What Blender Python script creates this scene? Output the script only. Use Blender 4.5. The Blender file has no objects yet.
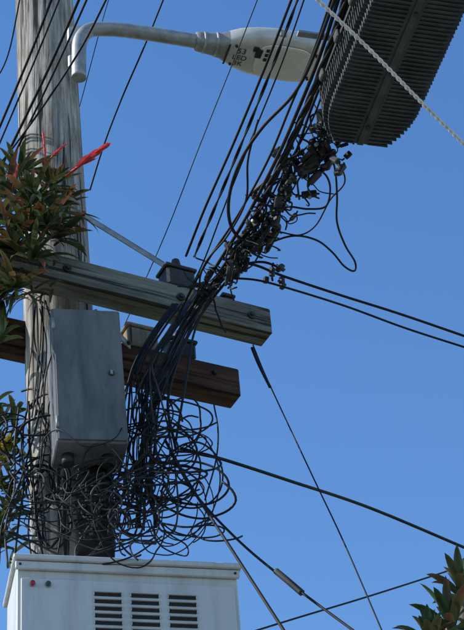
import bpy, math, random
from mathutils import Vector, Matrix, Euler, noise
random.seed(23)
rad=math.radians
S=bpy.context.scene
# ---------------------------------------------------------------- camera
CAM=Vector((0,0,1.6)); F=1800.0
R=Euler((rad(90+38),0,0)).to_matrix() @ Matrix.Rotation(rad(-5),3,'Z')
cd=bpy.data.cameras.new("camera"); cam=bpy.data.objects.new("camera",cd); S.collection.objects.link(cam)
cam.matrix_world=Matrix.Translation(CAM)@R.to_4x4()
cd.sensor_fit='VERTICAL'; cd.sensor_height=24; cd.lens=F/630*24; cd.clip_end=2000; cd.clip_start=.05
S.camera=cam
def ray(u,v): return R@Vector(((u-232)/F,(315-v)/F,-1))
def W(u,v,D):            # sight line meets the vertical plane D metres down the street
    d=ray(u,v); return CAM+d*(D/d.y)
def H(u,v,z):            # sight line meets the level z metres above ground
    d=ray(u,v); return CAM+d*((z-CAM.z)/d.z)
def P(t):
    if len(t)==3: return H(*t)
    return W(t[0],t[1],t[3])
# ---------------------------------------------------------------- materials
def nt(name):
    m=bpy.data.materials.new(name); m.use_nodes=True
    n=m.node_tree.nodes; l=m.node_tree.links; b=n["Principled BSDF"]
    return m,n,l,b
def mat(name,c1,c2=None,rough=.6,metal=0,scale=(6,6,6),bump=0.0,detail=6,spec=.5,lo=.35,hi=.65,coord='Object'):
    m,n,l,b=nt(name)
    b.inputs['Roughness'].default_value=rough; b.inputs['Metallic'].default_value=metal
    b.inputs['Specular IOR Level'].default_value=spec
    tc=n.new('ShaderNodeTexCoord'); mp=n.new('ShaderNodeMapping'); mp.inputs['Scale'].default_value=scale
    l.new(tc.outputs[coord],mp.inputs[0])
    nz=n.new('ShaderNodeTexNoise'); nz.inputs['Scale'].default_value=1; nz.inputs['Detail'].default_value=detail; nz.inputs['Roughness'].default_value=.65
    l.new(mp.outputs[0],nz.inputs['Vector'])
    cr=n.new('ShaderNodeValToRGB'); cr.color_ramp.elements[0].position=lo; cr.color_ramp.elements[1].position=hi
    cr.color_ramp.elements[0].color=(*c1,1); cr.color_ramp.elements[1].color=(*(c2 or c1),1)
    l.new(nz.outputs['Fac'],cr.inputs[0]); l.new(cr.outputs[0],b.inputs['Base Color'])
    if bump:
        bp=n.new('ShaderNodeBump'); bp.inputs['Strength'].default_value=bump; bp.inputs['Distance'].default_value=.01
        l.new(nz.outputs['Fac'],bp.inputs['Height']); l.new(bp.outputs[0],b.inputs['Normal'])
    return m
def wood(name,c1,c2,crack,axis,bump=.6,ckp=.36):
    m,n,l,b=nt(name); b.inputs['Roughness'].default_value=.85
    b.inputs['Specular IOR Level'].default_value=.2
    tc=n.new('ShaderNodeTexCoord')
    def noi(sc,det):
        mp=n.new('ShaderNodeMapping'); mp.inputs['Scale'].default_value=sc; l.new(tc.outputs['Object'],mp.inputs[0])
        z=n.new('ShaderNodeTexNoise'); z.inputs['Scale'].default_value=1; z.inputs['Detail'].default_value=det; z.inputs['Roughness'].default_value=.7
        l.new(mp.outputs[0],z.inputs['Vector']); return z.outputs['Fac']
    def sc(a,bb): 
        s=[a,a,a]; s[axis]=bb; return s
    g=noi(sc(45,1.5),6); k=noi(sc(26,.7),3); st=noi(sc(7,2.2),5)
    cr=n.new('ShaderNodeValToRGB'); cr.color_ramp.elements[0].position=.36; cr.color_ramp.elements[1].position=.64
    cr.color_ramp.elements[0].color=(*c1,1); cr.color_ramp.elements[1].color=(*c2,1); l.new(g,cr.inputs[0])
    ck=n.new('ShaderNodeValToRGB'); ck.color_ramp.elements[0].position=ckp; ck.color_ramp.elements[1].position=ckp+.06
    l.new(k,ck.inputs[0])
    mx=n.new('ShaderNodeMix'); mx.data_type='RGBA'; l.new(ck.outputs[0],mx.inputs[0])
    mx.inputs[6].default_value=(*crack,1); l.new(cr.outputs[0],mx.inputs[7])
    s2=n.new('ShaderNodeValToRGB'); s2.color_ramp.elements[0].position=.38; s2.color_ramp.elements[1].position=.6
    s2.color_ramp.elements[0].color=(.48,.44,.39,1); s2.color_ramp.elements[1].color=(1,1,1,1); l.new(st,s2.inputs[0])
    m2=n.new('ShaderNodeMix'); m2.data_type='RGBA'; m2.blend_type='MULTIPLY'; m2.inputs[0].default_value=.85
    l.new(mx.outputs[2],m2.inputs[6]); l.new(s2.outputs[0],m2.inputs[7]); l.new(m2.outputs[2],b.inputs['Base Color'])
    ad=n.new('ShaderNodeMath'); ad.operation='MULTIPLY'; l.new(ck.outputs[0],ad.inputs[0]); 
    a2=n.new('ShaderNodeMath'); a2.operation='ADD'; a2.inputs[1].default_value=.4; l.new(g,a2.inputs[0]); l.new(a2.outputs[0],ad.inputs[1])
    bp=n.new('ShaderNodeBump'); bp.inputs['Strength'].default_value=bump; bp.inputs['Distance'].default_value=.008
    l.new(ad.outputs[0],bp.inputs['Height']); l.new(bp.outputs[0],b.inputs['Normal'])
    return m
M_pole=wood("weathered_pole_wood",(.20,.18,.155),(.58,.55,.50),(.04,.034,.028),2,.5,.39)
M_arm=wood("painted_crossarm_wood",(.12,.122,.095),(.26,.26,.21),(.045,.04,.03),0,.7,.40)
M_arm2=wood("brown_crossarm_wood",(.05,.028,.022),(.115,.064,.046),(.018,.011,.009),0,.6,.39)
M_block=wood("spacer_wood",(.26,.20,.13),(.4,.33,.23),(.08,.06,.04),2,.4)
M_black=mat("black_cable_jacket",(.007,.007,.0075),(.016,.016,.0165),.6,scale=(9,9,9),spec=.25)
M_grey=mat("grey_cable_jacket",(.03,.03,.032),(.06,.06,.062),.6,scale=(9,9,9),spec=.3)
M_white=mat("pale_rope",(.55,.55,.52),(.75,.74,.70),.6,scale=(20,20,20))
M_dark=mat("dark_iron",(.022,.024,.022),(.05,.05,.047),.6,.3,scale=(20,20,20))
M_galv=mat("galvanised_steel",(.22,.23,.23),(.38,.39,.39),.55,.4,scale=(14,14,14),bump=.1)
M_alu=mat("cast_aluminium",(.035,.038,.035),(.075,.078,.07),.7,.1,scale=(9,9,9),bump=.2)
M_box=mat("grey_box_paint",(.085,.093,.10),(.175,.185,.19),.75,0,scale=(9,9,2.0),bump=.06,detail=10,spec=.3)
M_cab=mat("cabinet_paint",(.36,.37,.36),(.53,.54,.53),.55,0,scale=(9,9,.9),bump=.03,detail=9,lo=.28,hi=.55)
M_lamp=mat("lamp_housing_paint",(.42,.41,.38),(.60,.59,.55),.45,0,scale=(9,9,9),detail=8)
M_neck=mat("lamp_neck_paint",(.20,.20,.19),(.32,.32,.30),.5,.1,scale=(12,12,12),detail=8)
M_lens=mat("lamp_lens",(.60,.58,.52),(.74,.72,.66),.25,0,scale=(5,5,5))
M_label=mat("label_ink",(.03,.03,.03),None,.6)
M_slot=mat("louvre_shadow_gap",(.015,.015,.016),None,.8)
M_red=mat("red_indicator",(.35,.02,.02),None,.3); M_green=mat("green_indicator",(.02,.07,.05),None,.3)
def leafmat():
    m,n,l,b=nt("leaf"); a=n.new('ShaderNodeVertexColor'); a.layer_name="Col"
    nz=n.new('ShaderNodeTexNoise'); nz.inputs['Scale'].default_value=25
    mx=n.new('ShaderNodeMix'); mx.data_type='RGBA'; mx.blend_type='MULTIPLY'; mx.inputs[0].default_value=.6
    l.new(a.outputs['Color'],mx.inputs[6]); l.new(nz.outputs['Fac'],mx.inputs[7])
    g=n.new('ShaderNodeMix'); g.data_type='RGBA'; g.blend_type='MULTIPLY'; g.inputs[0].default_value=1
    l.new(mx.outputs[2],g.inputs[6]); g.inputs[7].default_value=(1.5,1.5,1.5,1)
    l.new(g.outputs[2],b.inputs['Base Color']); b.inputs['Roughness'].default_value=.4
    t=n.new('ShaderNodeBsdfTranslucent'); l.new(g.outputs[2],t.inputs['Color'])
    ms=n.new('ShaderNodeMixShader'); ms.inputs[0].default_value=.3
    l.new(b.outputs[0],ms.inputs[1]); l.new(t.outputs[0],ms.inputs[2]); l.new(ms.outputs[0],n['Material Output'].inputs[0])
    return m
M_leaf=leafmat()
# ---------------------------------------------------------------- mesh builder
def cat(pts,n=10):
    pts=[Vector(p) for p in pts]
    if len(pts)<3: 
        return [pts[0].lerp(pts[1],i/n) for i in range(n+1)]
    q=[pts[0]*2-pts[1]]+pts+[pts[-1]*2-pts[-2]]; out=[]
    for i in range(1,len(q)-2):
        a,b,c,d=q[i-1:i+3]
        for k in range(n):
            t=k/n; out.append(.5*((2*b)+(c-a)*t+(2*a-5*b+4*c-d)*t*t+(3*b-a-3*c+d)*t**3))
    out.append(q[-2]); return out
class MB:
    def __init__(s): s.v=[];s.f=[];s.m=[];s.mats=[];s.c=[];s.sm=[]
    def mi(s,m):
        if m not in s.mats: s.mats.append(m)
        return s.mats.index(m)
    def add(s,vs,fs,m,smooth=False,cols=None):
        o=len(s.v); s.v+=[Vector(x) for x in vs]; k=s.mi(m)
        for f in fs: s.f.append([o+i for i in f]); s.m.append(k); s.sm.append(smooth)
        s.c+=cols if cols else [(1,1,1)]*len(vs)
    def box(s,c,size,m,mx=None,ch=0.0):
        x,y,z=[a/2 for a in size]; c=Vector(c)
        if ch:
            vs=[];
            for sx in(-1,1):
                for sy in(-1,1):
                    for sz in(-1,1):
                        vs+=[(sx*(x-ch),sy*(y-ch),sz*z),(sx*(x-ch),sy*y,sz*(z-ch)),(sx*x,sy*(y-ch),sz*(z-ch))]
            import bmesh
            bm=bmesh.new(); bv=[bm.verts.new(v) for v in vs]; r=bmesh.ops.convex_hull(bm,input=bv)
            bmesh.ops.dissolve_limit(bm,angle_limit=.02,verts=bm.verts,edges=bm.edges)
            bmesh.ops.recalc_face_normals(bm,faces=bm.faces)
            bm.verts.index_update(); vv=[v.co.copy() for v in bm.verts]; ff=[[v.index for v in f.verts] for f in bm.faces]; bm.free()
        else:
            vv=[Vector((a,b,d)) for a in(-x,x) for b in(-y,y) for d in(-z,z)]
            ff=[(0,1,3,2),(4,6,7,5),(0,4,5,1),(2,3,7,6),(0,2,6,4),(1,5,7,3)]
        if mx: vv=[mx@v for v in vv]
        s.add([c+v for v in vv],ff,m)
    def tube(s,pts,r,m,seg=7,rf=None,cap=True):
        n=len(pts); t0=(pts[1]-pts[0]).normalized()
        u=t0.orthogonal().normalized(); vs=[];fs=[]
        for i in range(n):
            t=(pts[min(i+1,n-1)]-pts[max(i-1,0)])
            if t.length<1e-9: t=t0
            t=t.normalized(); u=(u-t*u.dot(t)).normalized(); w=t.cross(u)
            rr=r*(rf(i/(n-1)) if rf else 1)
            for k in range(seg):
                a=2*math.pi*k/seg; vs.append(pts[i]+(u*math.cos(a)+w*math.sin(a))*rr)
            t0=t
        for i in range(n-1):
            for k in range(seg):
                a=i*seg+k; b=i*seg+(k+1)%seg; fs.append((a,b,b+seg,a+seg))
        s.add(vs,fs,m,True)
        if cap:
            o=len(s.v)-len(vs); k=s.mi(m)
            s.f.append([o+i for i in range(seg)][::-1]); s.m.append(k); s.sm.append(False)
            s.f.append([o+(n-1)*seg+i for i in range(seg)]); s.m.append(k); s.sm.append(False)
    def cyl(s,a,b,r,m,seg=14,r2=None):
        a=Vector(a);b=Vector(b); s.tube([a,a.lerp(b,.5),b],r,m,seg,rf=(lambda t:1+(r2/r-1)*t) if r2 else None)
    def obj(s,name,parent=None,mw=None,bevel=0):
        me=bpy.data.meshes.new(name); me.from_pydata([tuple(v) for v in s.v],[],s.f)
        for m in s.mats: me.materials.append(m)
        me.polygons.foreach_set("material_index",s.m); me.polygons.foreach_set("use_smooth",s.sm)
        if any(c!=(1,1,1) for c in s.c):
            ca=me.color_attributes.new("Col",'FLOAT_COLOR','POINT')
            for i,c in enumerate(s.c): ca.data[i].color=(*c,1)
        me.update(); o=bpy.data.objects.new(name,me); S.collection.objects.link(o)
        if parent: o.parent=parent
        if mw is not None: o.matrix_world=mw
        return o
def empty(name,mw=None):
    e=bpy.data.objects.new(name,None); e.empty_display_size=.2; S.collection.objects.link(e)
    if mw is not None: e.matrix_world=mw
    bpy.context.view_layer.update(); return e
def frame(o,x,z=Vector((0,0,1))):
    x=x.normalized(); y=z.cross(x).normalized(); z=x.cross(y)
    return Matrix(((x.x,y.x,z.x,o.x),(x.y,y.y,z.y,o.y),(x.z,y.z,z.z,o.z),(0,0,0,1)))
def child(mb,name,par,bevel=0):
    o=mb.obj(name,bevel=bevel); o.parent=par; return o
# ---------------------------------------------------------------- ground
def sheet(name,x0,x1,y0,y1,z,m):
    b=MB(); b.add([(x0,y0,z),(x1,y0,z),(x1,y1,z),(x0,y1,z)],[(0,1,2,3)],m); return b.obj(name)
M_gr=mat("grass_soil",(.05,.08,.025),(.16,.14,.07),.95,scale=(.6,.6,.6),detail=10)
M_as=mat("asphalt",(.045,.045,.047),(.07,.07,.07),.9,scale=(30,30,30),bump=.3)
M_cc=mat("concrete_pavement",(.30,.29,.27),(.42,.41,.38),.85,scale=(3,3,3),detail=9,bump=.2)
M_pt=mat("road_paint",(.7,.7,.68),(.8,.8,.78),.7)
sheet("ground",-600,600,-600,600,0,M_gr)
sheet("road",-300,300,-7,1.9,.004,M_as)
b=MB()
for i in range(-30,30): b.box((i*6,-2.5,.009),(3,.12,.004),M_pt)
b.obj("road_marking")
b=MB(); b.box((0,4.9,.065),(300,5.6,.13),M_cc); b.box((0,2.02,.07),(300,.15,.14),M_cc); b.obj("pavement")
# ---------------------------------------------------------------- pole
DP=7.2
pa=W(62,400,DP); pb=W(44,0,DP+.05); ax=(pb-pa)/(pb.z-pa.z)
def pole_at(z): return pa+ax*(z-pa.z)
b=MB(); pts=[pole_at(z*.06) for z in range(0,191)]
vs=[];fs=[];sg=56
for i,p in enumerate(pts):
    for k in range(sg):
        a=2*math.pi*k/sg
        r=.178-.008*(i/190)
        r+=.006*noise.noise(Vector((math.cos(a)*2,math.sin(a)*2,p.z*.35)))+.004*noise.noise(Vector((math.cos(a)*9,math.sin(a)*9,p.z*.6)))
        r-=.009*max(0,noise.noise(Vector((math.cos(a)*5+9,math.sin(a)*5,p.z*.3)))-.25)*2
        vs.append(p+Vector((math.cos(a)*r,math.sin(a)*r,0)))
for i in range(len(pts)-1):
    for k in range(sg):
        a_=i*sg+k; b_=i*sg+(k+1)%sg; fs.append((a_,b_,b_+sg,a_+sg))
b.add(vs,fs,M_pole,True); b.add([vs[-sg+k] for k in range(sg)],[list(range(sg))],M_pole)
b.obj("utility_pole")
# ---------------------------------------------------------------- crossarms
L=W(75,280,6.93); Rr=H(266,328,L.z); dx=(Rr-L).normalized(); le=(Rr-L).length
m1=frame(L,dx); e=empty("upper_crossarm",m1)
b=MB(); x0=-.62; b.box(((x0+le)/2,0,0),(le-x0,.13,.165),M_arm,ch=.008); child(b,"beam",e)
b=MB()
for x in (-.07,.55,le-.12):
    b.cyl((x,-.066,.0),(x,-.078,.0),.022,M_dark,12); b.cyl((x,-.078,.0),(x,-.09,.0),.012,M_dark,6)
child(b,"bolts",e)
zA=L.z
L2=W(122,364,DP+.27); R2=H(235,389,L2.z); d2=(R2-L2).normalized(); le2=(R2-L2).length
e2=empty("lower_crossarm",frame(L2,d2))
b=MB(); b.box(((-.75+le2)/2,0,0),(le2+.75,.13,.18),M_arm2,ch=.008); child(b,"beam",e2)
b=MB(); b.cyl((le2-.15,-.066,.02),(le2-.15,-.09,.02),.015,M_dark,6); child(b,"bolts",e2)
# braces
def brace(name,a,c,w=.035):
    b=MB(); m=frame(a,c-a); l_=(c-a).length
    b.box((l_/2,0,0),(l_,.006,w),M_galv); b.box((l_/2,.012,w/2-.003),(l_,.03,.006),M_galv)
    b.cyl((.03,-.003,0),(.03,-.02,0),.012,M_dark,6); b.cyl((l_-.03,-.003,0),(l_-.03,-.02,0),.012,M_dark,6)
    b.obj(name,mw=m)
brace("crossarm_brace",W(78,212,7.12),W(208,292,7.42))
brace("crossarm_brace",W(96,312,6.95),W(130,346,7.3))
# insulator / clamp blocks on the arms
def block(name,par,x,y,w,d,h,m,top=True,z0=.0825):
    e_=MB(); e_.box((x,y,z0+h*.5+.002),(w,d,h),m,ch=.012)
    e_.box((x,y,z0+h+.012),(w*1.12,d*1.1,.02),m,ch=.005)
    if top:
        e_.cyl((x,y,z0+h+.02),(x,y,z0+h+.07),.018,M_dark); e_.cyl((x,y,z0+h+.05),(x,y,z0+h+.1),.03,M_dark,r2=.02)
    child(e_,name,par)
block("line_clamp",e,.57,.0,.16,.12,.12,M_dark)
block("line_clamp",e,.86,.02,.07,.08,.05,M_dark,False)
block("wood_spacer",e2,.10,-.01,.17,.12,.12,M_block,False,.09)
block("line_clamp",e2,.33,-.01,.15,.11,.10,M_dark,True,.09)
# ---------------------------------------------------------------- street lamp
A0=W(84,36,7.0); zl=A0.z; N=H(200,42,zl); T=H(319,62,zl)
e=empty("street_lamp")
b=MB(); pc=pole_at(zl-.12)
arm=cat([W(79,78,6.99),W(79,60,6.98),W(80,42,6.98),W(88,31,6.98),W(104,29,7.0),W(130,31,7.02),H(170,37,zl),N],8)
b.tube(arm,.042,M_galv,14)
b.box(W(76,40,7.03),(.09,.10,.14),M_galv,ch=.01); b.box(W(77,66,7.03),(.09,.10,.10),M_galv,ch=.01)
child(b,"arm",e)
hd=T-N; hl=hd.length; hm=frame(N,hd)
st=[(-.04,.046,-.046,.046),(.0,.05,-.05,.05),(.10,.056,-.055,.055),(.18,.07,-.058,.06),(.22,.088,-.06,.065),(.30,.122,-.062,.07),(.42,.150,-.064,.075),(.6,.165,-.064,.08),(.8,.166,-.06,.075),(.9,.158,-.055,.065),(.96,.140,-.045,.05),(1.0,.105,-.03,.03)]
sg=28; vs=[];fs=[]
for (t,w,zb,zt) in st:
    for k in range(sg):
        a=2*math.pi*k/sg; c_,s_=math.cos(a),math.sin(a); p=.55
        y=w*math.copysign(abs(c_)**p,c_); z=math.copysign(abs(s_)**p,s_); z=zt*z if z>0 else -zb*z
        vs.append((t*hl,y,z))
fn=[];fh=[]
for i in range(len(st)-1):
    for k in range(sg):
        a_=i*sg+k;b_=i*sg+(k+1)%sg; (fn if i<4 else fh).append((a_,b_,b_+sg,a_+sg))
fn.append(list(range(sg))[::-1]); fh.append([(len(st)-1)*sg+k for k in range(sg)])
b=MB(); b.add([hm@Vector(v) for v in vs],fn,M_neck,True); b.add([hm@Vector(v) for v in vs],fh,M_lamp,True)
child(b,"head",e)
b=MB(); r3=hm.to_3x3()
def lb(c,s_,m,ch=0): b.box(hm@Vector(c),s_,m,mx=r3,ch=ch)
b.tube([hm@Vector((.03*hl,math.cos(a)*.056,math.sin(a)*.056)) for a in [i*math.pi/10 for i in range(21)]],.009,M_galv,6)
b.tube([hm@Vector((.13*hl,math.cos(a)*.066,math.sin(a)*.062)) for a in [i*math.pi/10 for i in range(21)]],.009,M_galv,6)
lb((.215*hl,0,-.064),(.010,.15,.008),M_dark)
for x,y in ((.27,.07),(.27,-.07),(.93,.09),(.93,-.09)): b.cyl(hm@Vector((x*hl,y,-.05)),hm@Vector((x*hl,y,-.068)),.008,M_dark,8)
for y in (-.168,.168): lb((.62*hl,y,-.0),(.04,.02,.05),M_neck,.004)
child(b,"collar_and_latches",e)
b=MB(); out=[]
for k in range(32):
    a=2*math.pi*k/32; c_,s_=math.cos(a),math.sin(a)
    out.append((.68*hl+.165*math.copysign(abs(c_)**.6,c_),.128*math.copysign(abs(s_)**.6,s_)))
vs=[hm@Vector((x,y,-.060)) for x,y in out]+[hm@Vector((x,y,-.069)) for x,y in out]+[hm@Vector((.68*hl+(x-.68*hl)*.9,y*.88,-.073)) for x,y in out]
fs=[(k,(k+1)%32,32+(k+1)%32,32+k) for k in range(32)]+[(32+k,32+(k+1)%32,64+(k+1)%32,64+k) for k in range(32)]+[list(range(64,96))]
b.add(vs,fs,M_lens,False); child(b,"lens",e)
b=MB()
b.box(hm@Vector((.46*hl,-.05,-.072)),(.035,.06,.012),M_slot,mx=r3)
b.box(hm@Vector((.43*hl,-.075,-.068)),(.03,.03,.010),M_slot,mx=r3)
for j in range(3): b.box(hm@Vector((.53*hl,-.085+.035*j,-.075)),(.028,.02,.008),M_slot,mx=r3)
child(b,"led_module",e)
def text(s_,x,y,size):
    c=bpy.data.curves.new("label","FONT"); c.body=s_; c.size=size; c.align_x='CENTER'; c.extrude=.0005
    o=bpy.data.objects.new("label",c); S.collection.objects.link(o); o.matrix_world=hm@Matrix.Translation((x,y,-.0675))@Matrix.Rotation(math.pi,4,'X')
    bpy.context.view_layer.update()
    dg=bpy.context.evaluated_depsgraph_get(); me=bpy.data.meshes.new_from_object(o.evaluated_get(dg)); mw=o.matrix_world.copy()
    bpy.data.objects.remove(o); o=bpy.data.objects.new("label",me); S.collection.objects.link(o); me.materials.clear(); me.materials.append(M_label)
    o.matrix_world=mw; o.parent=e
text("53",.325*hl,-.022,.056); text("LED",.325*hl,.026,.050); text("3K",.325*hl,.070,.050)
# ---------------------------------------------------------------- meter box on the pole
def yawbox(name,c,yaw,lean=0):
    return empty(name,Matrix.Translation(c)@Matrix.Rotation(yaw,4,'Z')@Matrix.Rotation(lean,4,'Y'))
c=W(86,388,6.78); e=yawbox("meter_box",c,rad(14),rad(-1.5))
b=MB(); w,d,h=.325,.22,.76
b.box((0,0,0),(w,d,h),M_box,ch=.006); child(b,"body",e)
b=MB(); b.box((0,-d/2-.006,.0),(w-.016,.010,h-.02),M_box,ch=.003); child(b,"door",e)
b=MB(); b.cyl((w/2-.06,-d/2-.008,0),(w/2-.06,-d/2-.020,0),.014,M_dark); b.box((w/2-.06,-d/2-.022,0),(.012,.006,.022),M_galv)
for z in(-.28,.28): b.cyl((-w/2+.006,-d/2-.010,z-.03),(-w/2+.006,-d/2-.010,z+.03),.008,M_galv)
for x in(-.1,.08):
    b.cyl((x,0,-h/2),(x,0,-h/2-.05),.028,M_dark)
child(b,"latch_and_hinges",e)
e=empty("cable_splice_closure"); b=MB()
p0=W(94,455,6.95); p1=W(96,556,6.93)
b.cyl(p0,p1,.085,M_black,24)
for k in range(5):
    q=p0.lerp(p1,.1+k*.2); dd=(p1-p0).normalized(); b.cyl(q-dd*.012,q+dd*.012,.09,M_black,24)
child(b,"body",e)
# ---------------------------------------------------------------- cabinet
TL=W(15,559,6.62); TR=H(238,569,TL.z); cw=(TR-TL).length
e=empty("control_cabinet",frame(TL,TR-TL)); chh=1.05; dp=.38
b=MB(); b.box((cw/2,dp/2,-chh/2),(cw-.016,dp,chh-.02),M_cab,ch=.005); child(b,"body",e)
b=MB(); b.box((cw/2,dp/2-.01,-.004),(cw+.02,dp+.06,.022),M_cab,ch=.004)
b.box((cw/2,-.012,-.036),(cw,.02,.036),M_cab,ch=.003); child(b,"lid",e)
b=MB(); b.box((cw/2,-.006,-chh/2-.035),(cw-.05,.012,chh-.12),M_cab,ch=.003); child(b,"door",e)
b=MB(); b2=MB()
for (a0,a1) in ((.345,.462),(.507,.628),(.673,.794)):
    for k in range(14):
        zc=-.158-k*.034; xc=(a0+a1)/2*cw; ww=(a1-a0)*cw
        b2.box((xc,-.0125,zc-.004),(ww,.003,.015),M_slot)
        mm=Matrix.Rotation(rad(32),3,'X')
        b.box((xc,-.019,zc+.008),(ww+.006,.014,.0025),M_cab,mx=mm)
        for sx in(-1,1): b.box((xc+sx*(ww/2+.002),-.016,zc),(.003,.008,.018),M_cab)
child(b,"louvre_hoods",e); child(b2,"louvre_slots",e)
b=MB()
for x,m in((.075,M_red),(.143,M_green)):
    b.cyl((x*cw,-.012,-.125),(x*cw,-.018,-.125),.014,M_galv); b.cyl((x*cw,-.017,-.125),(x*cw,-.03,-.125),.010,m)
b.cyl((cw-.06,-.012,-.5),(cw-.06,-.03,-.5),.016,M_dark)
for x in (.02,cw-.02):
    b.cyl((x,-.022,-.036),(x,-.026,-.036),.006,M_dark,8)
child(b,"indicators_and_lock",e)
b=MB()
for z in(-.2,-.85): b.box((.25,dp+.06,z),(.5,.12,.05),M_galv,ch=.004)
child(b,"pole_brackets",e)
# ---------------------------------------------------------------- amplifier node
zn=7.25
q0=H(300,130,zn); q1=H(350,0,zn); sd=(q1-q0).normalized()   # strand direction, towards the viewer
nc=H(357,127,zn); e=empty("cable_amplifier_housing",frame(nc,sd)); NL=.95
def nw(x): 
    t=max(0,min(1,x/.22)); return .14+.075*(1-(1-t)**2)
b=MB(); xs=[0,.04,.09,.15,.22,NL]; npf=len(xs)
pl=[(x,nw(x)-.022) for x in xs]; vs=[]
rings=[(-.104,-.03),(-.088,0),(.15,0),(.165,-.02)]
for z,ins in rings:
    vs+=[(x,-(w_+ins),z) for x,w_ in pl]+[(x,(w_+ins),z) for x,w_ in pl[::-1]]
m_=2*npf; fs=[list(range(m_)),list(range(3*m_,4*m_))[::-1]]
for r_i in range(3):
    fs+=[(r_i*m_+k,r_i*m_+(k+1)%m_,(r_i+1)*m_+(k+1)%m_,(r_i+1)*m_+k) for k in range(m_)]
b.add(vs,fs,M_alu); child(b,"tank",e)
b=MB(); x=.008
while x<NL:
    w_=nw(x)
    for sgn in(-1,1):
        jit=random.uniform(-.003,.003)
        b.box((x,sgn*(w_/2+.008),-.105+jit*.5),(.006,w_-.05,.018),M_alu)
        b.box((x,sgn*(w_-.014),.035),(.006,.036+jit,.22),M_alu)
    x+=.0235
b.box((NL/2,0,-.109),(NL,.03,.014),M_alu,ch=.003)
b.box((NL/2+.11,.0,.045),(NL-.2,.450,.018),M_dark)
child(b,"cooling_fins",e)
b=MB()
for x in(.12,.45,.8):
    b.cyl((x,0,-.112),(x,0,-.126),.012,M_dark,6)
for x in (.25,.48,.7):
    for y in(-.226,.226): b.box((x,y,.045),(.05,.03,.05),M_alu,ch=.006)
# hanger arms reach over to the strand (the strand runs on the pole side of the housing)
q_=frame(nc,sd).inverted()@H(327,55,7.33); sy=math.copysign(1,q_.y)
for x in(.3,.75):
    b.box((x,0,.2),(.03,.04,.1),M_galv); b.box((x,sy*.16,.235),(.03,.36,.012),M_galv)
for y in(-.08,.0,.08): b.cyl((0,y,.03),(-.05,y,.03),.02,M_dark); b.cyl((-.05,y,.03),(-.08,y,.03),.013,M_dark)
child(b,"hangers_and_ports",e)
# ---------------------------------------------------------------- wires
def straight(c_,e0,e1):
    if e0:
        d=(c_[0]-c_[1]).normalized(); c_=[c_[0]+d*e0*i/4 for i in (4,3,2,1)]+c_
    if e1:
        d=(c_[-1]-c_[-2]).normalized(); c_=c_+[c_[-1]+d*e1*i/4 for i in (1,2,3,4)]
    return c_
def wire(name,r,pts,m=M_black,e0=0,e1=0):
    q=[P(t) for t in pts]
    b=MB(); b.tube(straight(cat(q,10),e0,e1),r,m,8); return b.obj(name)
def twisted(name,r,pts,m,e0=0,e1=0,strands=2,pitch=.12):
    c_=straight(cat([P(t) for t in pts],30),e0,e1); b=MB()
    out=[c_[0]]; acc=0; step=pitch/8
    for i in range(1,len(c_)):
        seg=c_[i]-c_[i-1]; l_=seg.length
        if l_<1e-9: continue
        s_=step-acc
        while s_<=l_: out.append(c_[i-1]+seg*(s_/l_)); s_+=step
        acc=l_-(s_-step)
    for k in range(strands):
        pp=[]
        for i,p in enumerate(out):
            t=(out[min(i+1,len(out)-1)]-out[max(i-1,0)]).normalized(); u=t.cross(Vector((0,0,1))).normalized(); w=t.cross(u)
            a=i*2*math.pi/8+k*2*math.pi/strands; pp.append(p+(u*math.cos(a)+w*math.sin(a))*r)
        b.tube(pp,r*1.0,m,6)
    return b.obj(name)
def D(u,v,d): return (u,v,0,d)
wire("overhead_cable",.0065,[(297,-15,7.5),(268,60,7.5),(235,140,7.45),(205,208,7.4),(186,256,7.4)],e0=6)
twisted("overhead_cable",.0042,[(303,-15,7.5),(275,60,7.5),(243,140,7.45),(213,212,7.4),(192,262,7.4)],M_black,e0=6,pitch=.4)
wire("overhead_cable",.004,[(309,-15,7.55),(283,60,7.5),(255,130,7.45),(225,205,7.35),(205,258,7.3),(190,290,7.2)],e0=6)
twisted("overhead_cable",.009,[(350,-15,7.35),(327,55,7.33),(303,115,7.3),(280,165,7.25),(252,222,7.2),(222,272,7.15),(196,310,7.1),D(174,350,6.95),D(156,400,6.9),D(140,455,6.9)],M_black,e0=6,strands=3,pitch=.4)
wire("overhead_cable",.009,[(343,-15,7.4),(320,55,7.36),(298,110,7.32),(276,160,7.25),(246,218,7.2),(214,270,7.15),(188,315,7.1),D(166,360,6.95),D(148,420,6.88),D(132,500,6.9)],e0=6)
wire("overhead_cable",.007,[(356,-15,7.45),(334,50,7.4),(310,112,7.35),(290,168,7.3),(262,228,7.22),(235,270,7.15),(208,305,7.1),D(184,345,6.95),D(168,400,6.9),D(176,450,6.9)],e0=6)
wire("overhead_cable",.006,[(336,-15,7.4),(314,50,7.36),(291,105,7.32),(268,160,7.25),(238,215,7.2),(205,265,7.15),(180,312,7.1),D(156,365,6.95),D(140,430,6.88)],e0=6)
wire("overhead_cable",.005,[(363,-15,7.42),(330,70,7.4),(313,118,7.35),(284,172,7.3),(256,226,7.22),(228,270,7.15),(200,308,7.1),D(178,350,6.95),D(162,400,6.88)],e0=6)
wire("overhead_cable",.008,[(338,-10,7.3),(312,60,7.3),(293,95,7.3),(262,128,7.27),(240,162,7.22),(229,198,7.18),(231,226,7.15),(244,240,7.13),(258,232,7.15)],e0=6)
wire("overhead_cable",.006,[(285,270,7.1),(262,262,7.12),(238,268,7.12),(215,290,7.1),D(195,330,6.95),D(186,380,6.9),D(176,440,6.88)])
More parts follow.
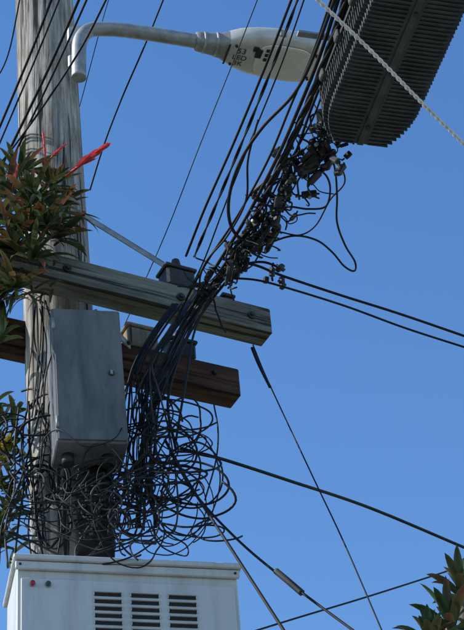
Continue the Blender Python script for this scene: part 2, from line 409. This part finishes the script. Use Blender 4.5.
wire("slack_cable_loop",.005,[(322,140,7.3),(334,165,7.3),(337,195,7.25),(337,222,7.2),(345,245,7.15),(355,262,7.15),(354,271,7.12),(344,266,7.12),(332,252,7.15),(316,240,7.15),(292,236,7.18),(262,246,7.15),(240,256,7.12)])
wire("slack_cable_loop",.005,[(305,175,7.28),(322,172,7.28),(330,186,7.25),(326,206,7.22),(308,209,7.2),(288,207,7.2),(270,214,7.2)])
wire("slack_cable_loop",.004,[(332,150,7.3),(345,180,7.3),(330,200,7.25),(316,225,7.2),(300,235,7.18),(280,232,7.2)])
wire("slack_cable_loop",.005,[(258,120,7.3),(248,160,7.25),(246,200,7.2),(228,235,7.15),(206,262,7.12),(200,285,7.1),(214,300,7.1)])
wire("service_drop_cable",.0065,[(240,262,7.12),(258,266,7.12),(283,276,7.1),(340,295,7.05),(400,314,7.0),(470,338,6.95)],e1=12)
wire("service_drop_cable",.0055,[(230,278,7.1),(256,280,7.06),(284,287,7.04),(345,306,7.0),(405,328,6.95),(470,349,6.9)],e1=12)
wire("guy_wire",.0035,[D(253,345,7.4),D(268,381,7.3),D(312,475,7.0),D(345,545,6.8),D(388,645,6.4)],e1=4)
wire("guy_wire_grip",.008,[D(252,348,7.38),D(259,365,7.34),D(270,387,7.28)])
wire("service_drop_cable",.008,[D(180,448,6.92),D(200,454,6.95),D(225,460,7.0),D(290,481,7.3),D(370,508,7.8),D(470,550,8.4)],e1=12)
wire("service_drop_cable",.006,[D(172,455,6.9),D(196,495,6.85),D(240,542,6.8),D(292,585,6.7),D(362,637,6.5)],e1=8)
wire("preformed_cable_grip",.015,[D(276,571,6.72),D(288,581,6.7),D(302,593,6.68)],M_grey)
wire("service_drop_cable",.007,[D(165,440,6.9),D(192,488,6.8),D(232,550,6.6),D(290,640,6.3)],e1=8)
wire("service_drop_cable",.006,[D(245,634,9),D(300,617,9.3),D(360,599,9.6),D(420,580,10),D(475,562,10.4)],e0=8,e1=12)
for pts,r in (([(56,-12,8.5),(30,55,8.5),(-10,150,8.5)],.007),([(64,-12,8.5),(35,60,8.5),(-10,166,8.5)],.005),
              ([(84,-12,8.6),(48,70,8.55),(-8,186,8.5)],.008),([(92,-12,8.6),(55,70,8.55),(2,180,8.5),(-12,210,8.5)],.006),
              ([(112,-12,8.6),(80,50,8.55),(35,118,8.5),(-12,180,8.45)],.006),([(22,-12,8.6),(8,55,8.6),(-10,90,8.6)],.004)):
    wire("overhead_cable",r,pts,e0=5,e1=5)
wire("overhead_cable",.005,[(168,-12,9.3),(145,45,9.2),(122,98,9.1),(104,145,9.0),(90,190,8.9)],e0=6)
wire("overhead_cable",.0028,[(262,-12,8.6),(232,65,8.5),(200,145,8.3),(165,235,8.0),(120,335,7.6)],e0=6)
wire("overhead_cable",.0025,[(112,-12,9.4),(100,30,9.3),(80,105,9.1),(66,150,9)],e0=6)
wire("ground_lead",.004,[D(214,405,7.2),D(218,430,7.1),D(216,460,7.0),D(205,500,6.95)])
twisted("white_rope",.0046,[(306,-15,6.9),(318,0,6.9),(372,52,6.85),(420,101,6.8),(475,155,6.75)],M_white,e0=5,e1=6,pitch=.06)
# ---------------------------------------------------------------- connectors on the bundle
b=MB()
def conn(p,s_,m):
    rot=Euler((random.uniform(0,6),random.uniform(0,6),random.uniform(0,6))).to_matrix()
    b.box(p,(s_*random.uniform(1.2,2.2),s_*random.uniform(.6,1),s_*.7),m,mx=rot,ch=s_*.12)
    if random.random()<.6: b.cyl(p+rot@Vector((0,0,-s_*.7)),p+rot@Vector((0,0,s_*.7)),s_*.22,M_galv if random.random()<.3 else M_dark,6)
    for sx in(-1,1):
        if random.random()<.6:
            q=p+rot@Vector((sx*s_*.8,0,0)); b.cyl(q,q+rot@Vector((sx*s_*.6,0,s_*.15)),s_*.16,M_black,6)
path=cat([H(332,120,7.32),H(318,150,7.3),H(300,170,7.27),H(280,200,7.22),H(262,225,7.18),H(246,248,7.15),H(225,270,7.12),H(205,300,7.1)],10)
for i in range(125):
    f=random.random()**1.25; p=path[int(f*(len(path)-1))]
    sp=.085*(1-f*.5)
    p=p+Vector((random.gauss(0,sp*.8),random.gauss(0,sp*.6),random.gauss(0,sp*.6)))
    conn(p,random.uniform(.012,.044),random.choice([M_dark,M_black,M_black,M_black,M_grey]))
for i in range(26): # splice sleeves lying along the bundle
    j=random.randrange(3,len(path)-4); t=(path[j+2]-path[j-2]).normalized()
    t=(t+Vector((random.gauss(0,.25),random.gauss(0,.25),random.gauss(0,.25)))).normalized()
    p=path[j]+Vector((random.gauss(0,.045),random.gauss(0,.045),random.gauss(0,.035))); l_=random.uniform(.04,.09); r_=random.uniform(.010,.020)
    b.tube([p-t*l_,p-t*l_*.8,p,p+t*l_*.8,p+t*l_],r_,random.choice([M_black,M_black,M_dark]),9,rf=lambda t_:.5 if t_ in(0,1) else 1)
for i in range(75):
    f=random.random(); p=path[int(f*(len(path)-1))]; q=[p]; dd=Vector((random.gauss(0,1),random.gauss(0,1),random.gauss(0,1))).normalized()
    for j in range(5):
        dd=(dd+Vector((random.gauss(0,.7),random.gauss(0,.7),random.gauss(-.15,.7)))).normalized(); q.append(q[-1]+dd*.045)
    b.tube(cat(q,6),random.choice([.003,.004,.005]),M_black,6)
for (u,v) in((272,272),(282,283),(266,280),(280,268),(335,160),(340,170)):
    conn(H(u,v,7.1),.035,M_grey)
b.obj("cable_connector_cluster")
# ---------------------------------------------------------------- tangle
b=MB()
def loop(c,r,turns):
    nrm=Vector((random.gauss(0,.55),-1,random.gauss(0,.5))).normalized(); u=nrm.orthogonal().normalized()
    u=(Matrix.Rotation(random.uniform(0,6.28),3,nrm)@u); w=nrm.cross(u); n_=int(16*turns); pts=[]; ph=random.uniform(0,6.28)
    el=random.uniform(.45,1); dr=Vector((random.gauss(0,.004),0,random.gauss(-.002,.004)))
    for i in range(n_+1):
        a=ph+i*2*math.pi/16; rr=r*(1+.28*noise.noise(Vector((math.cos(a)*.8+i*.03,math.sin(a)*.8+ph,c.x*9))))
        pts.append(c+u*math.cos(a)*rr+w*math.sin(a)*rr*el+nrm*(.012*i/16)+dr*i)
    return pts
cm=[M_black]*7+[M_grey]
TR_=[.0028,.0035,.004,.0045,.0055]
def coils(n,u0,su,v0,sv,d0,d1,r0,r1,t0,t1,ulim=(-20,205)):
    for i in range(n):
        u=max(ulim[0],min(ulim[1],random.gauss(u0,su))); v=random.gauss(v0,sv); v=max(385,min(525,v))
        b.tube(cat(loop(W(u,v,random.uniform(d0,d1)),random.uniform(r0,r1),random.uniform(t0,t1)),3),random.choice(TR_),random.choice(cm),6)
coils(25,162,22,462,38,6.78,7.08,.08,.22,.9,1.9,(125,186))
coils(24,102,26,500,20,6.68,6.82,.06,.16,.8,1.6)
coils(22,34,20,465,36,6.8,6.93,.05,.15,.7,1.6)
# runs leaving the bundle, sweeping down-left, each ending in a slack loop
for i in range(15):
    f=random.random(); o=random.gauss(0,4); ue=random.uniform(118,184)
    pts=[W(214-20*f+o,290,7.16),W(196-24*f+o,322,6.99),W(180-30*f+o*1.5,358,6.93)]
    v=395; u=180-30*f+o*1.5-8; vend=random.uniform(420,530)
    while v<vend:
        u+=(ue-u)*.4; pts.append(W(u,v,random.uniform(6.82,6.98))); v+=36
    s_=random.choice((-1,-1,1)); rr=random.uniform(9,20); cx=u+s_*rr; cy=v-18
    for j in range(1,random.randint(7,11)):
        a=math.pi - j*.75 if s_>0 else j*.75
        pts.append(W(cx+rr*math.cos(a),cy+rr*math.sin(a)*1.1,6.86+.012*j))
    b.tube(cat(pts,6),random.choice(TR_),random.choice(cm),6)
for i in range(10):
    pts=[]; v=random.uniform(400,430); u=random.uniform(18,52); dr=random.gauss(1,4)
    while v<570: pts.append(W(u,v,random.uniform(6.82,6.88))); v+=40; u+=dr+random.gauss(0,5)
    b.tube(cat(pts,6),random.choice(TR_),random.choice(cm),6)
for i in range(7):
    u=random.uniform(34,50); v=random.uniform(296,310); pts=[]
    while v<450: pts.append(W(u,v,6.66+random.uniform(0,.08))); v+=38; u+=random.gauss(-.5,4)
    b.tube(cat(pts,6),random.choice([.003,.004]),random.choice(cm),6)
for i in range(10):
    u=random.uniform(122,146); pts=[W(u+48,304,7.1),W(u+26,335,6.98)]; v=368; u+=8
    while v<565: pts.append(W(u,v,random.uniform(6.88,7.02))); v+=40; u+=random.gauss(-2,6)
    b.tube(cat(pts,6),random.choice([.004,.006,.008]),random.choice(cm),6)
for i in range(11):
    v0=random.uniform(455,535); v1=random.uniform(430,535); sag=random.uniform(8,34); pts=[]
    for j in range(7):
        t=j/6; pts.append(W(8+150*t+random.gauss(0,4),v0+(v1-v0)*t+sag*math.sin(math.pi*t)+random.gauss(0,3),6.72+.03*math.sin(j)))
    b.tube(cat(pts,6),random.choice(TR_),random.choice(cm),6)
for pts in ([D(124,425,6.72),D(112,440,6.62),D(84,446,6.6),D(60,430,6.62),D(44,440,6.7),D(40,470,6.75)],[D(180,425,6.9),D(206,440,6.85),D(220,475,6.85),D(212,512,6.85),D(190,535,6.85),D(160,530,6.85)],
            [D(150,520,6.8),D(160,545,6.8),D(185,556,6.75),D(186,545,6.75),D(165,530,6.75),D(150,500,6.8)]):
    b.tube(cat([P(t) for t in pts],8),.0035,M_black,6)
b.obj("cable_tangle")
# ---------------------------------------------------------------- plants
def leaf(b,base,d,l_,w,droop,c0,c1,n=8,fold=.35):
    p=Vector(base); d=d.normalized(); vs=[];cs=[];fs=[]
    side=d.cross(Vector((0,0,1)))
    side=side.normalized() if side.length>.05 else Vector((1,0,0))
    side=(side+Vector((0,0,random.gauss(0,.25)))).normalized()
    for i in range(n+1):
        t=i/n; ww=w*(.55+.9*t-.0*t)*(1-t**3.0) if t<1 else 0
        up=side.cross(d).normalized()
        vs+=[p-side*ww*.5+up*ww*fold*.5,p.copy(),p+side*ww*.5+up*ww*fold*.5]
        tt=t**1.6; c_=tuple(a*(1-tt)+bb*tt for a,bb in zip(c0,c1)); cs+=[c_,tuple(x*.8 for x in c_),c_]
        p=p+d*(l_/n); d=(d+Vector((0,0,-droop*(.4+t)/n*2))).normalized(); side=(side-d*side.dot(d)).normalized()
    for i in range(n):
        for j in(0,1): fs.append((i*3+j,i*3+j+1,i*3+3+j+1,i*3+3+j))
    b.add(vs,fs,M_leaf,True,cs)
G=[(.035,.065,.018),(.05,.085,.025),(.03,.05,.02),(.09,.11,.035)]
RB=[(.20,.05,.025),(.15,.08,.035),(.28,.08,.035),(.12,.09,.035),(.07,.09,.03)]
def rosette(b,c,axis,n,l_,w,red=.5):
    axis=axis.normalized(); u=axis.orthogonal().normalized(); v=axis.cross(u)
    for i in range(n):
        a=i*2.399+random.uniform(-.3,.3); t=(i+.5)/n; el=rad(78-70*t+random.uniform(-8,8))
        d=(u*math.cos(a)+v*math.sin(a))*math.cos(el)+axis*math.sin(el)
        c0=random.choice(G); c1=random.choice(RB) if random.random()<red else random.choice(G)
        leaf(b,c+d*.015,d,l_*random.uniform(.7,1.2)*(.75+.3*t),w*random.uniform(.7,1.2),random.uniform(.3,1.1),c0,c1)
def spike(b,base,d,l_,s_=1):
    d=d.normalized(); u=d.orthogonal().normalized(); v=d.cross(u); red=(.72,.07,.10); r2=(.8,.16,.14)
    b.tube([base,base+d*l_*.5,base+d*l_],.006*s_,M_leaf,6)
    for i in range(13):
        t=.25+.75*i/12; a=i*2.4
        dd=(d+(u*math.cos(a)+v*math.sin(a))*.28*(1.05-t)).normalized()
        leaf(b,base+d*l_*t*.85,dd,.09*s_*(1.1-.4*t),.024*s_,.02,red,r2,5,.6)
b=MB()
for (u,v,dd,n,l_,rx,rz) in ((30,205,6.8,24,.30,0,1),(55,212,6.85,20,.25,.5,.9),(12,250,6.7,22,.28,-.4,.8),(32,262,6.68,22,.25,.0,.5),(56,240,6.72,18,.23,.6,.6),
                         (5,200,6.85,18,.28,-.3,1),(16,290,6.65,20,.22,-.2,-.1),(46,230,6.7,18,.25,.1,.7),(-12,265,6.8,18,.26,-.2,.6),(18,178,6.9,18,.24,0,1),
                         (2,300,6.66,18,.22,-.1,.0),(26,232,6.68,20,.26,0,.8),(50,188,6.9,16,.2,.3,1),(0,225,6.75,20,.26,-.3,.8)):
    rosette(b,W(u,v,dd),Vector((rx,-.5,rz)),n,l_,.034,.65)
for i in range(100):
    p=W(random.uniform(-5,56),random.uniform(215,300),random.uniform(6.68,6.82)); leaf(b,p,Vector((random.gauss(0,.6),-.4,random.uniform(-.7,.3))),random.uniform(.1,.22),.022,1.2,(.07,.055,.025),random.choice([(.20,.11,.055),(.05,.07,.02),(.16,.07,.035)]))
b.obj("bromeliad_plant")
b=MB()
def cspike(a,c_,s_): 
    pa_=W(*a); pb_=W(*c_); spike(b,pa_,pb_-pa_,(pb_-pa_).length,s_)
cspike((66,176,6.75),(105,147,6.6),1.3)
cspike((46,162,6.75),(66,144,6.7),.5); cspike((46,166,6.75),(43,132,6.7),.55); cspike((12,190,6.7),(18,165,6.65),.5)
for i_ in range(len(b.c)):
    if b.c[i_]==(1,1,1): b.c[i_]=(.6,.05,.05)
b.obj("bromeliad_flower")
b=MB()
for (u,v,dd) in ((-4,345,7.0),(4,455,7.05),(-6,490,7.0),(8,520,7.05),(-4,550,7.0),(2,425,7.1)):
    rosette(b,W(u,v,dd),Vector((-.3,-.4,.9)),14,.17,.03,.4)
for i in range(24):
    p=W(random.uniform(-5,12),random.uniform(440,462),6.9); leaf(b,p,Vector((random.gauss(0,.6),-.3,random.gauss(.3,.6))),.07,.03,.3,(.25,.26,.04),(.55,.45,.05),5)
for i in range(90):
    p=W(random.uniform(-10,18),random.uniform(400,560),random.uniform(6.95,7.1)); leaf(b,p,Vector((random.gauss(0,.6),-.3,random.gauss(.1,.6))),.13,.028,.8,random.choice(G),random.choice(RB[3:]+G),6)
b.obj("bromeliad_plant")
b=MB(); M_bark=mat("bark",(.10,.08,.06),(.22,.18,.14),.9,scale=(8,8,3),bump=.4)
tp=W(452,650,6.6); root=Vector((tp.x+.3,tp.y+.2,0))
b.tube(cat([root,root.lerp(tp,.3)+Vector((.08,0,0)),root.lerp(tp,.6)+Vector((.02,.05,0)),tp-Vector((0,0,.35))],8),.11,M_bark,12,rf=lambda t:1-.55*t)
fork=tp-Vector((0,0,.36)); tips=[W(450,622,6.6),W(461,588,6.75),W(430,638,6.5),W(490,600,6.8),W(480,660,6.3),W(520,620,6.9),W(420,690,6.7)]
for t_ in tips:
    b.tube(cat([fork,fork.lerp(t_,.5)+Vector((random.gauss(0,.04),0,-.03)),t_],6),.035,M_bark,8,rf=lambda t:1-.5*t)
for t_ in tips:
    for i in range(22):
        a=i*2.4; t=i/22; el=rad(85-75*t); d=Vector((math.cos(a)*math.cos(el),math.sin(a)*math.cos(el),math.sin(el)))
        leaf(b,t_-Vector((0,0,.10*t)),d,random.uniform(.13,.23),.045,.6,random.choice(G[:3]),random.choice([(.16,.05,.03),(.08,.05,.02),(.04,.06,.02),(.03,.06,.02)]))
b.obj("strap_leaf_tree")
# ---------------------------------------------------------------- light
sdir=Vector((-.79,-.12,.60)).normalized()
el=math.asin(sdir.z); az=math.atan2(sdir.x,sdir.y)
wd=bpy.data.worlds.new("World"); S.world=wd; wd.use_nodes=True; n=wd.node_tree.nodes; l=wd.node_tree.links
sky=n.new('ShaderNodeTexSky'); sky.sky_type='NISHITA'; sky.sun_disc=False; sky.sun_elevation=el; sky.sun_rotation=az
sky.air_density=1.2; sky.dust_density=0.0; sky.ozone_density=3.3; sky.altitude=0
hs=n.new('ShaderNodeHueSaturation'); hs.inputs['Saturation'].default_value=1.2; hs.inputs['Value'].default_value=1.38; hs.inputs['Hue'].default_value=.506
l.new(sky.outputs[0],hs.inputs['Color']); l.new(hs.outputs[0],n['Background'].inputs[0]); n['Background'].inputs[1].default_value=.15
sl=bpy.data.lights.new("sun",'SUN'); sl.energy=5; sl.angle=rad(.5); sl.color=(1,.95,.87)
so=bpy.data.objects.new("sun",sl); S.collection.objects.link(so); so.rotation_euler=sdir.to_track_quat('Z','Y').to_euler(); so.location=(0,0,20)
S.view_settings.view_transform='Standard'; S.view_settings.look='None'; S.view_settings.exposure=0
